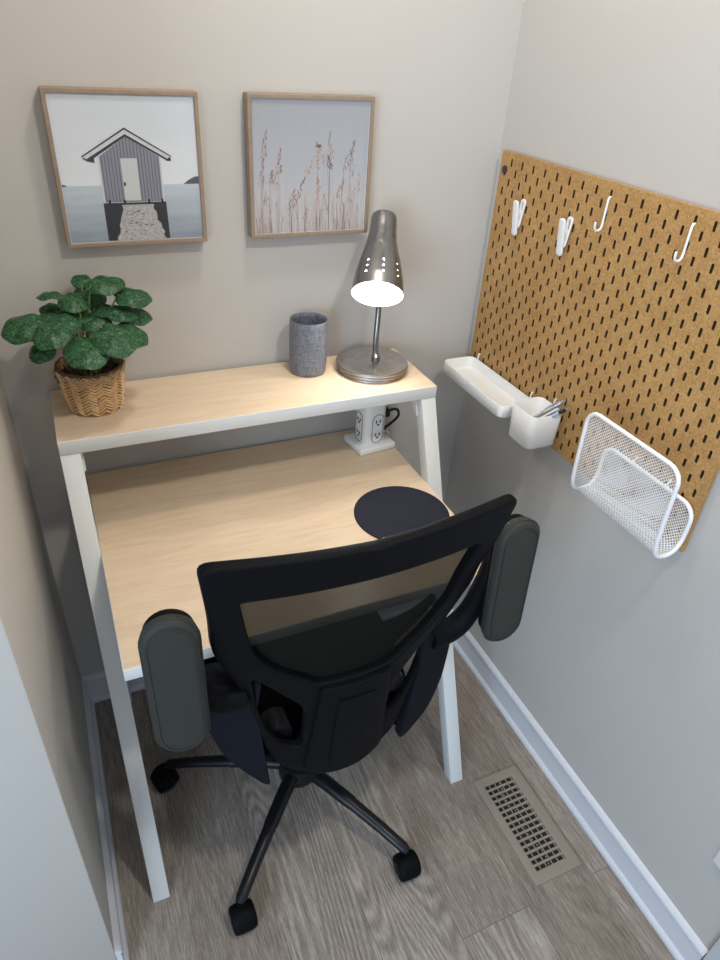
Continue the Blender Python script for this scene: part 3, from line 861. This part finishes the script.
# ================================================================== PEGBOARD
Y0, ZT = -0.0306, 1.4247
PXF, PTH = -0.0140, 0.009
def pegboard():
    t = thing('pegboard', 'brown hardboard pegboard with staggered slots on the right wall', 'pegboard', (0, Y0 - 0.38, ZT - 0.56))
    bm = new(); W, Hh = 0.76, 0.56; c = 0.02
    xf, xb = PXF, PXF + PTH
    def V(u, v, x): return bm.verts.new((x, Y0 - u, ZT - v))
    st = []
    hl, hr = 0.0083, 0.0029
    for k in range(8): a = PI * k / 7; st.append((hr * math.cos(a), (hl - hr) + hr * math.sin(a)))
    for k in range(8): a = PI + PI * k / 7; st.append((hr * math.cos(a), -(hl - hr) + hr * math.sin(a)))
    st = st[:]                                      # 16 points, starting at +u
    sq = []
    h = c / 2
    for (su, sv) in st:
        m = max(abs(su) / hr * 0.62, abs(sv) / hl)  # spread over the cell's rim
        a = math.atan2(sv / hl, su / hr)
        cx_, cy_ = math.cos(a), math.sin(a); q = h / max(abs(cx_), abs(cy_)); sq.append((cx_ * q, cy_ * q))
    corners = [(h, h), (-h, h), (-h, -h), (h, -h)]
    # snap the nearest rim point to each corner
    for cc in corners:
        j = min(range(16), key=lambda i: (sq[i][0] - cc[0]) ** 2 + (sq[i][1] - cc[1]) ** 2); sq[j] = cc
    for i in range(1, 38):
        for j in range(1, 28):
            u0, v0 = i * c, j * c
            if (i + j) % 2 == 1:
                for x, flip in ((xf, False), (xb, True)):
                    A = [V(u0 + p[0], v0 - p[1], x) for p in sq]; B = [V(u0 + p[0], v0 - p[1], x) for p in st]
                    for k in range(16):
                        q = (A[k], A[(k + 1) % 16], B[(k + 1) % 16], B[k]); bm.faces.new(q)
                A = [V(u0 + p[0], v0 - p[1], xf) for p in st]; B = [V(u0 + p[0], v0 - p[1], xb) for p in st]
                for k in range(16): bm.faces.new((A[k], A[(k + 1) % 16], B[(k + 1) % 16], B[k])).material_index = 1
            else:
                for x in (xf, xb): bm.faces.new([V(u0 + p[0], v0 + p[1], x) for p in corners])
    for x in (xf, xb):
        for (a0, a1, b0, b1) in ((0, W, 0, h), (0, W, Hh - h, Hh), (0, h, h, Hh - h), (W - h, W, h, Hh - h)):
            bm.faces.new([V(p[0], p[1], x) for p in ((a0, b0), (a1, b0), (a1, b1), (a0, b1))])
    for (a, b_) in (((0, 0), (W, 0)), ((W, 0), (W, Hh)), ((W, Hh), (0, Hh)), ((0, Hh), (0, 0))):
        bm.faces.new((V(*a, xf), V(*b_, xf), V(*b_, xb), V(*a, xb)))
    bmesh.ops.remove_doubles(bm, verts=bm.verts, dist=2e-5)
    bmesh.ops.recalc_face_normals(bm, faces=bm.faces)
    obj('board', bm, [PEG, PEGSLOT_SHADE], t, smooth=None)
    for u, v in ((0.02, 0.04), (0.74, 0.04), (0.02, 0.52), (0.74, 0.52)):
        b = new(); lathe(b, [(0.006, 0), (0.006, -PXF - PTH - 0.0002)], (PXF + PTH, Y0 - u, ZT - v), (1, 0, 0), seg=16, cap0=True, cap1=True)
        obj('spacer', b, BLACK_PL, t)
    b = new(); lathe(b, [(0.004, 0.0), (0.008, 0.001), (0.0085, 0.003), (0.006, 0.0045)], (PXF, Y0 - 0.02, ZT - 0.036), (-1, 0, 0), seg=20, cap1=True)
    obj('mounting_screw', b, PURPLE, t)
pegboard()

FR = PXF   # front face of the board
def jhook(y, label):
    z = ZT - 0.024
    pts = [(FR + 0.003, y, z - 0.001), (FR - 0.0015, y, z - 0.0015), (FR - 0.0030, y, z - 0.006), (FR - 0.0032, y, z - 0.03), (FR - 0.0032, y, z - 0.050)]
    r = 0.0085
    for k in range(1, 9):
        a = PI * k / 8; pts.append((FR - 0.0032 - r + r * math.cos(a), y, z - 0.052 - r * math.sin(a)))
    pts.append((FR - 0.0032 - 2 * r, y, z - 0.046))
    b = new(); tube(b, pts, 0.0022, 10)
    bmesh.ops.create_uvsphere(b, u_segments=10, v_segments=8, radius=0.0023, matrix=Matrix.Translation(pts[-1]))
    t = tag(obj('pegboard_hook', b, WHITE_PL, smooth=60), label, 'hook', 'white hooks on the pegboard')
jhook(Y0 - 0.36, 'white J-shaped hook on the pegboard, the one nearer the two clips')
jhook(Y0 - 0.56, 'white J-shaped hook on the pegboard, the one farther from the clips')

def clip(y, label):
    zt = ZT - 0.080
    c = (FR, y, zt - 0.075)
    t = thing('pegboard_clip', label, 'clip', c, 'white clips on the pegboard')
    # looped back strap lying on the board
    outer = rounded([(-0.0080, -0.060), (0.0080, -0.060), (0.0080, 0.0), (-0.0080, 0.0)], 0.0078, 5)
    inner = rounded([(-0.0026, -0.026), (0.0026, -0.026), (0.0026, -0.006), (-0.0026, -0.006)], 0.0025, 4)
    bm = plate([outer, inner], 0.004, 0.001, lambda u, v, w: (FR - 0.0025 - max(0, (-v - 0.03)) * 0.25 + w, y - u, zt + v))
    obj('back_strap', bm, WHITE_PL, t)
    o2 = rounded([(-0.0085, -0.076), (0.0085, -0.076), (0.0085, -0.002), (-0.0085, -0.002)], 0.0083, 5)
    bm = plate([o2], 0.006, 0.0022, lambda u, v, w: (FR - 0.0225 + (-v) * 0.135 + w, y - u + 0.0, zt + v))
    obj('front_jaw', bm, WHITE_PL, t)
    b = new(); tube(b, [(FR - 0.003, y, zt - 0.050), (FR - 0.013, y, zt - 0.050)], 0.0045, 12)
    obj('spring', b, WHITE_PL, t)
clip(Y0 - 0.110, 'white plastic clip on the pegboard, nearest the room corner')
clip(Y0 - 0.270, 'white plastic clip on the pegboard, beside the hooks')

def hooklet(b, y, z):
    tube(b, [(FR + 0.002, y, z + 0.012), (FR - 0.0015, y, z + 0.013), (FR - 0.0035, y, z + 0.008), (FR - 0.0042, y, z - 0.002)], 0.0022, 8)

def open_tray(name, label, cat, lo, hi, rc, wall, part=False, taper=0.0):
    x0, y0, z0 = lo; x1, y1, z1 = hi
    t = thing(name, label, cat, ((x0 + x1) / 2, (y0 + y1) / 2, z0))
    ol = rounded([(x0, y0), (x1, y0), (x1, y1), (x0, y1)], rc, 6)
    cx, cy = (x0 + x1) / 2, (y0 + y1) / 2
    bm = new()
    def ring(s, z, inset):
        out = []
        hx, hy = (x1 - x0) / 2, (y1 - y0) / 2
        for p in ol:
            k = (x1 - cx) ; 
            out.append(bm.verts.new((cx + (p[0] - cx) * (hx - inset) / hx, cy + (p[1] - cy) * (hy - inset) / hy, z)))
        return out
    e = 0.003
    seq = [ring(0, z0, taper + e), ring(0, z0 + e, taper), ring(0, z1 - 0.001, 0), ring(0, z1, 0.0007), ring(0, z1, wall - 0.0007), ring(0, z1 - 0.001, wall), ring(0, z0 + wall + e, wall + taper), ring(0, z0 + wall, wall + taper + e)]
    n = len(ol)
    for a in range(len(seq) - 1):
        for k in range(n): bm.faces.new((seq[a][k], seq[a][(k + 1) % n], seq[a + 1][(k + 1) % n], seq[a + 1][k]))
    bm.faces.new(seq[0][::-1]); bm.faces.new(seq[-1])
    bmesh.ops.recalc_face_normals(bm, faces=bm.faces)
    obj('body', bm, WHITE_PL, t, smooth=50)
    ys = [y1 - 0.022, y0 + 0.022] if (y1 - y0) > 0.15 else [cy]
    for y in ys:
        b = new(); hooklet(b, y, z1); obj('hook_tab', b, WHITE_PL, t)
    return t
open_tray('shelf_tray', 'long white plastic tray hung at the lower corner of the pegboard', 'tray', (-0.112, -0.322, 0.912), (-0.019, -0.050, 0.943), 0.022, 0.0025)
open_tray('pen_cup', 'white plastic cup holding pens, hung on the pegboard', 'cup', (-0.104, -0.424, 0.884), (-0.0185, -0.337, 0.966), 0.020, 0.0024, taper=0.003)

def pen(a, b_, r, cols, label, mats, name='pen'):
    A, B = Vector(a), Vector(b_); d = (B - A).normalized(); L = (B - A).length
    t = thing(name, label, 'pen', a, 'pens in the pegboard cup')
    b = new(); lathe(b, [(0.0006, 0), (r * 0.5, 0.006), (r, 0.016), (r, L - 0.012), (r * 0.8, L - 0.010)], A, d, seg=16, cap0=True, cap1=True); obj('barrel', b, mats[0], t)
    b = new(); lathe(b, [(r * 0.62, L - 0.0095), (r * 0.62, L)], A, d, seg=12, cap0=True, cap1=True); obj('push_button', b, mats[1], t)
    up = Vector((-0.5, 0, 0.8)); s = (up - d * up.dot(d)).normalized()
    b = new(); tube(b, [A + d * (L - 0.014) + s * r * 0.7, A + d * (L - 0.014) + s * r * 1.5, A + d * (L - 0.05) + s * r * 1.25], 0.001, 6); obj('pocket_clip', b, mats[1], t)
SILV = mat('pen_silver', (0.55, 0.57, 0.60), 0.3, metal=0.8)
PENBLK = mat('pen_black', (0.015, 0.015, 0.018), 0.3)
PENBLUE = mat('pen_pale_blue', (0.42, 0.50, 0.60), 0.35)
pen((-0.088, -0.347, 0.8935), (-0.030, -0.424, 1.000), 0.0050, 0, 'silver pen in the white cup, topmost of the bunch', (SILV, SILV))
pen((-0.074, -0.352, 0.8935), (-0.027, -0.440, 0.989), 0.0045, 0, 'black pen in the white cup, leaning lowest toward the pegboard', (PENBLK, SILV))
pen((-0.094, -0.362, 0.8935), (-0.042, -0.4365, 0.983), 0.0042, 0, 'pale blue pen in the white cup', (PENBLUE, PENBLK))

# ------------------------------------------------------------------ wire mesh letter holder
def letter_holder():
    ya, yb = -0.560, -0.790
    t = thing('letter_holder', 'white wire mesh letter holder hung at the near corner of the pegboard', 'letter holder', (-0.055, (ya + yb) / 2, 0.868))
    # J-shaped side profile: tall front panel, round bottom, short rear lip at the board
    prof = [(-0.094, 1.058), (-0.093, 0.99), (-0.091, 0.93), (-0.088, 0.895), (-0.080, 0.877), (-0.066, 0.869), (-0.048, 0.868), (-0.034, 0.875), (-0.026, 0.890), (-0.023, 0.915), (-0.0235, 0.966)]
    S = spline([(p[0], 0, p[1]) for p in prof], 10)
    ln = [0.0]
    for i in range(1, len(S)): ln.append(ln[-1] + (S[i] - S[i - 1]).length)
    TL = ln[-1]
    def at(s):
        s = max(0, min(TL, s))
        for i in range(1, len(S)):
            if ln[i] >= s:
                f = (s - ln[i - 1]) / (ln[i] - ln[i - 1]); return S[i - 1] * (1 - f) + S[i] * f
        return S[-1]
    W = ya - yb
    def P(u, s, off=0.0):
        p = at(s); return Vector((p.x + off, ya - u, p.z))
    R = 0.028
    def edge_inset(u):      # rounded corners of the sheet at both ends
        d = min(u, W - u)
        return 0 if d >= R else R - math.sqrt(max(0, R * R - (R - d) ** 2))
    # rim: round wire round the whole sheet
    loop = []
    def arc(cu, cs, a0, a1, n=7): 
        for k in range(n + 1):
            a = a0 + (a1 - a0) * k / n; loop.append(P(cu + R * math.cos(a), cs + R * math.sin(a)))
    arc(R, R, -PI, -PI / 2)
    for k in range(1, 12): loop.append(P(R + (W - 2 * R) * k / 12, 0))
    arc(W - R, R, -PI / 2, 0)
    for k in range(1, 40): loop.append(P(W, R + (TL - 2 * R) * k / 40))
    arc(W - R, TL - R, 0, PI / 2)
    for k in range(1, 12): loop.append(P(W - R - (W - 2 * R) * k / 12, TL))
    arc(R, TL - R, PI / 2, PI)
    for k in range(1, 40): loop.append(P(0, TL - R - (TL - 2 * R) * k / 40))
    b = new(); tube(b, loop, 0.0041, 10, closed=True); obj('rim_wire', b, WHITE_METAL2, t, smooth=60)
    # expanded mesh: two families of slanted fine wires
    b = new(); step = 0.0072; slope = 1.0
    def inside(u, s): return 0 <= u <= W and edge_inset(u) <= s <= TL - edge_inset(u)
    def strip(path):
        prev = None
        for (u, s, hw_u, hw_s) in path:
            if not inside(u, s): prev = None; continue
            a = b.verts.new(P(u - hw_u, s - hw_s)); c = b.verts.new(P(u + hw_u, s + hw_s))
            if prev: b.faces.new((prev[0], prev[1], c, a))
            prev = (a, c)
    hw = 0.00052
    n = int((W + TL) / step)
    for sg in (1, -1):
        for i in range(n + 1):
            path = []
            for k in range(0, int(TL / 0.006) + 1):
                s = k * 0.006; u = (i * step - s) if sg == 1 else (i * step - TL + s)
                path.append((u, s, hw, hw * sg))
            strip(path)
    obj('wire_mesh', b, WHITE_METAL2, t, smooth=None)
    for u in (0.075, 0.16):
        b = new(); tube(b, [(FR + 0.002, ya - u, 0.978), (FR - 0.003, ya - u, 0.979), (-0.0235, ya - u, 0.972), (-0.0235, ya - u, 0.962)], 0.002, 8)
        obj('hanging_hook', b, WHITE_METAL2, t)
WHITE_METAL2 = mat('white_wire_coating', (0.85, 0.85, 0.85), 0.35)
letter_holder()

# ================================================================== OFFICE CHAIR
CC = Vector((-0.641, -0.466, 0))
def interp(tab, z):
    if z <= tab[0][0]: return tab[0][1]
    for (a, va), (b_, vb) in zip(tab, tab[1:]):
        if z <= b_: f = (z - a) / (b_ - a); return va * (1 - f) + vb * f
    return tab[-1][1]
HW = [(0.44, 0.08), (0.48, 0.118), (0.53, 0.138), (0.62, 0.160), (0.675, 0.168), (0.727, 0.184), (0.79, 0.206), (0.85, 0.226), (0.93, 0.229), (1.06, 0.241)]
WR = [(0.44, 0.015), (0.53, 0.035), (0.62, 0.045), (0.73, 0.055), (0.83, 0.052), (0.90, 0.045), (0.97, 0.030), (1.06, 0.022)]
def back_y(x, z):
    return -0.74 - 0.12 * (z - 0.75) + interp(WR, z) * (x / interp(HW, z)) ** 2
def chair():
    t = thing('office_chair', 'black mesh-back swivel office chair with flipped-up armrests at the desk', 'chair', CC)
    X = CC.x
    # ---- back frame
    half = [(0.0, 1.050), (0.10, 1.055), (0.20, 1.062), (0.243, 1.064), (0.236, 1.00), (0.229, 0.93), (0.226, 0.85), (0.206, 0.79), (0.184, 0.727), (0.168, 0.675), (0.160, 0.62), (0.152, 0.57), (0.138, 0.53), (0.120, 0.485), (0.085, 0.452), (0.0, 0.444)]
    rad = [0, 0.05, 0.02, 0.022, 0.03, 0.03, 0.03, 0.03, 0.03, 0.03, 0.03, 0.03, 0.03, 0.03, 0.03, 0]
    outer = half + [(-x, z) for x, z in half[-2:0:-1]]
    rr = rad + rad[-2:0:-1]
    outer = rounded(outer, rr, 4)
    win = [(0.190, 0.984), (0.179, 0.91), (0.166, 0.840), (0.137, 0.798), (0.064, 0.746)]
    win = win + [(-x, z) for x, z in win[::-1]]
    win = rounded(win, [0.008, 0.02, 0.02, 0.02, 0.006, 0.006, 0.02, 0.02, 0.02, 0.008], 4)
    lh = [(-0.168, 0.772), (-0.084, 0.678), (-0.081, 0.630), (-0.081, 0.560), (-0.090, 0.545), (-0.115, 0.555), (-0.141, 0.600), (-0.156, 0.665)]
    lh = rounded(lh, [0.012, 0.02, 0.02, 0.012, 0.01, 0.02, 0.03, 0.03], 4)
    rh = [(-x, z) for x, z in lh][::-1]
    fr = lambda u, v, w: (X + u, back_y(u, v) + w, v)
    bm = plate([outer, win, lh, rh], 0.022, 0.006, fr, cut=0.022)
    obj('back_frame', bm, BLACK_PL, t, smooth=50)
    # ---- mesh skin
    bm = new(); NX, NZ = 24, 20; grid = {}
    for j in range(NZ + 1):
        z = 0.743 + (0.992 - 0.743) * j / NZ
        # half width of the window at z
        hwz = interp([(0.743, 0.070), (0.798, 0.145), (0.84, 0.174), (0.90, 0.186), (0.992, 0.199)], z)
        for i in range(NX + 1):
            x = -hwz + 2 * hwz * i / NX; grid[i, j] = bm.verts.new((X + x, back_y(x, z) + 0.006, z))
    for j in range(NZ):
        for i in range(NX): bm.faces.new((grid[i, j], grid[i + 1, j], grid[i + 1, j + 1], grid[i, j + 1]))
    obj('mesh_panel', bm, MESHNET, t, smooth=180)
    # ---- lumbar pad behind the mesh (its sitter side)
    lp = rounded([(-0.075, 0.745), (0.075, 0.745), (0.150, 0.795), (0.165, 0.828), (0.12, 0.816), (0.02, 0.818), (-0.083, 0.816), (-0.137, 0.812), (-0.163, 0.802), (-0.150, 0.785)], [0.02, 0.02, 0.01, 0.006, 0.03, 0.03, 0.03, 0.02, 0.006, 0.01], 4)
    bm = plate([lp], 0.016, 0.005, lambda u, v, w: (X + u, back_y(u, v) + 0.024 + w, v), cut=0.03)
    obj('lumbar_support', bm, SEATFAB, t, smooth=50)
    # ---- rear spine block
    bl = rounded([(-0.062, 0.742), (0.062, 0.744), (0.074, 0.60), (0.082, 0.47), (0.04, 0.456), (-0.04, 0.454), (-0.078, 0.47), (-0.070, 0.60)], [0.006, 0.006, 0.02, 0.012, 0.02, 0.02, 0.012, 0.02], 3)
    bm = plate([bl], 0.020, 0.004, lambda u, v, w: (X + u, back_y(u, v) - 0.008 + w - 0.006 * (1 - (u / 0.08) ** 2), v), cut=0.02)
    sp = obj('spine_cover', bm, BLACK_PL, t, smooth=50)
    rib = rounded([(-0.034, 0.705), (0.034, 0.708), (0.036, 0.50), (-0.036, 0.50)], 0.006, 3)
    bm = plate([rib], 0.004, 0.0015, lambda u, v, w: (X + u, back_y(u, v) - 0.0245 + w, v), cut=0.02)
    obj('spine_inset', bm, BLACK_PL, sp, smooth=50)
    # ---- seat: soft cushion with rounded front
    so = rounded([(-0.190, -0.640), (0.190, -0.640), (0.215, -0.50), (0.225, -0.30), (0.19, -0.205), (-0.19, -0.205), (-0.225, -0.30), (-0.215, -0.50)], [0.06, 0.06, 0.05, 0.08, 0.06, 0.06, 0.08, 0.05], 6)
    bm = plate([so], 0.075, 0.026, lambda u, v, w: (X + u, v, 0.462 + w + 0.012 * (u / 0.25) ** 2 - 0.02 * max(0, (v + 0.30) / 0.09)), cut=0.04)
    st = obj('seat', bm, SEATFAB, t, smooth=60)
    so2 = [(p[0] * 0.93, (p[1] + 0.44) * 0.93 - 0.44) for p in so]
    bm = plate([so2], 0.022, 0.006, lambda u, v, w: (X + u, v, 0.413 + w)); obj('seat_pan', bm, BLACK_PL, st, smooth=50)
    # ---- tilt mechanism + back bracket
    b = new(); box(b, (X - 0.075, -0.60, 0.352), (X + 0.075, -0.38, 0.4015), 0.010, 3)
    vs = box(b, (X - 0.055, -0.672, 0.395), (X + 0.055, -0.58, 0.412), 0.004)
    box(b, (X - 0.05, -0.690, 0.400), (X + 0.05, -0.670, 0.50), 0.004)
    obj('tilt_mechanism', b, BLACK_PL, t)
    b = new(); tube(b, [(X + 0.07, -0.47, 0.378), (X + 0.20, -0.47, 0.375), (X + 0.235, -0.475, 0.372)], [0.005, 0.005, 0.009], 10); obj('height_lever', b, BLACK_PL, t)
    b = new(); tube(b, [(X - 0.115, -0.64, 0.56), (X - 0.115, -0.682, 0.56)], 0.026, 20); obj('tension_knob', b, BLACK_GL, t); b = new(); tube(b, [(X + 0.115, -0.64, 0.60), (X + 0.115, -0.682, 0.60)], 0.022, 20)
    obj('tension_knob', b, BLACK_GL, t)
    # ---- gas lift
    b = new(); lathe(b, [(0.029, 0.075), (0.029, 0.235), (0.027, 0.24), (0.020, 0.241), (0.0195, 0.352)], (X, CC.y, 0), seg=32, cap0=True, cap1=True)
    obj('gas_lift', b, BLACK_GL, t)
    # ---- five-star base
    b = new(); lathe(b, [(0.040, 0.062), (0.048, 0.068), (0.050, 0.10), (0.044, 0.118), (0.030, 0.124)], (X, CC.y, 0), seg=40, cap0=True, cap1=True)
    hub = obj('base_hub', b, BLACK_GL, t, smooth=45)
    for a_deg in (156, 228.5, 300, 12, 84):
        a = math.radians(a_deg); d = Vector((math.cos(a), math.sin(a), 0)); o_ = Vector((X, CC.y, 0))
        b = new()
        pts = [o_ + d * 0.035 + Vector((0, 0, 0.100)), o_ + d * 0.09 + Vector((0, 0, 0.104)), o_ + d * 0.165 + Vector((0, 0, 0.098)), o_ + d * 0.172 + Vector((0, 0, 0.0975)), o_ + d * 0.255 + Vector((0, 0, 0.088)), o_ + d * 0.320 + Vector((0, 0, 0.075)), o_ + d * 0.331 + Vector((0, 0, 0.072))]
        tube(b, pts, [0.0185, 0.0180, 0.0168, 0.0150, 0.0140, 0.0130, 0.009], 18, flat=(1.0, 0.85))
        obj('base_leg', b, BLACK_GL, t, smooth=50)
        # caster
        cc = o_ + d * 0.326
        tr = math.radians({156: 200, 228.5: 272, 300: 268, 12: 40, 84: 10}[a_deg])
        rd = Vector((math.cos(tr), math.sin(tr), 0)); sd = Vector((-rd.y, rd.x, 0))
        wc = cc + rd * 0.014 + Vector((0, 0, 0.0290))
        b = new()
        tube(b, [cc + Vector((0, 0, 0.068)), cc + Vector((0, 0, 0.048))], 0.0065, 12)
        # hood over the wheels
        hd = []
        N = 18
        for k in range(N + 1):
            an = math.radians(-25 + 215 * k / N); hd.append((math.cos(an) * 0.0305, math.sin(an) * 0.0305))
        rows = []
        for (s, sc_) in ((-0.0265, 0.60), (-0.0258, 0.80), (-0.022, 0.94), (-0.012, 1.0), (0.012, 1.0), (0.022, 0.94), (0.0258, 0.80), (0.0265, 0.60)):
            rows.append([b.verts.new(wc + rd * (p[0] * sc_) + Vector((0, 0, p[1] * sc_)) + sd * s) for p in hd])
        for r0, r1 in zip(rows, rows[1:]):
            for k in range(N): b.faces.new((r0[k], r0[k + 1], r1[k + 1], r1[k]))
        b.faces.new(rows[0]); b.faces.new(rows[-1][::-1])
        cs = obj('caster', b, BLACK_PL, t, smooth=40)
        for sgn in (-1, 1):
            b = new(); lathe(b, [(0.008, 0.0), (0.026, 0.0), (0.0288, 0.0025), (0.0288, 0.010), (0.027, 0.017), (0.020, 0.0225), (0.010, 0.0232), (0.009, 0.021)], wc + sd * (0.0035 * sgn), sd * sgn, seg=32, cap0=True, cap1=True)
            obj('wheel', b, BLACK_GL, cs, smooth=40)
    # ---- armrests, flipped up
    for sg in (-1, 1):
        ax = X + sg * (0.284 if sg < 0 else 0.287)
        cy, cz = -0.735, (0.831 if sg < 0 else 0.851)
        hwid, hh = 0.0405, 0.133
        sta = [(hwid * math.cos(a), hh - hwid + hwid * 1.0 * math.sin(a)) for a in [PI * k / 14 for k in range(15)]] + [(hwid * 0.98 * math.cos(a), -hh + hwid + hwid * math.sin(a)) for a in [PI + PI * k / 14 for k in range(15)]]
        yaw = math.radians(-6 if sg < 0 else 0)
        F = Matrix.Translation((ax, cy, cz)) @ Matrix.Rotation(yaw, 4, 'Z') @ Matrix.Rotation(math.radians(-3), 4, 'X')
        bm = plate([sta], 0.026, 0.010, lambda u, v, w: F @ Vector((u, w, v)))
        ar = obj('armrest', bm, PADM, t, smooth=60)
        b = new(); tube(b, [F @ Vector((p[0] * 0.80, -0.0135, p[1] * 0.93)) for p in sta], 0.0011, 6, closed=True)
        tube(b, [F @ Vector((p[0] * 1.0, -0.004, p[1] * 1.0)) for p in sta], 0.0016, 6, closed=True); obj('seam', b, PADSEAM, ar, smooth=60)
        # hard shell on the pad's underside, facing the desk
        bm = plate([[(p[0] * 0.90, p[1] * 0.97) for p in sta]], 0.012, 0.004, lambda u, v, w: F @ Vector((u, w + 0.018, v)))
        obj('armrest_shell', bm, BLACK_PL, ar, smooth=50)
        # curved bracket from the pivot out to the shell
        pts = spline([(X + sg * 0.175, -0.690, 0.712), (X + sg * 0.212, -0.690, 0.714), (X + sg * 0.245, -0.690, 0.742), (X + sg * 0.262, -0.694, 0.80), (X + sg * 0.272, -0.699, 0.88), (X + sg * 0.275, -0.702, 0.93)], 6)
        b = new(); tube(b, pts, [0.036] * 10 + [0.036 - 0.016 * i / 20 for i in range(21)], 14, flat=(0.62, 0.62))
        obj('arm_bracket', b, BLACK_PL, t, smooth=50)
        # side plate carrying the pivot, tapering down to a point
        pl = [(0.148, 0.742), (0.200, 0.744), (0.226, 0.715), (0.236, 0.66), (0.234, 0.555), (0.210, 0.475), (0.150, 0.432), (0.136, 0.432), (0.146, 0.54), (0.156, 0.66)]
        pl = rounded(pl, [0.015, 0.02, 0.02, 0.03, 0.03, 0.03, 0.01, 0.004, 0.02, 0.02], 4)
        if sg < 0: pl = [(-x, z) for x, z in pl][::-1]
        bm = plate([pl], 0.026, 0.006, lambda u, v, w: (X + u, -0.690 + (1.5 if sg < 0 else 0.5) * max(0.0, abs(u) - 0.14) ** 1.2 + w - 0.05 * (v - 0.6), v), cut=0.02)
        obj('side_plate', bm, NAVY, t, smooth=50)
chair()
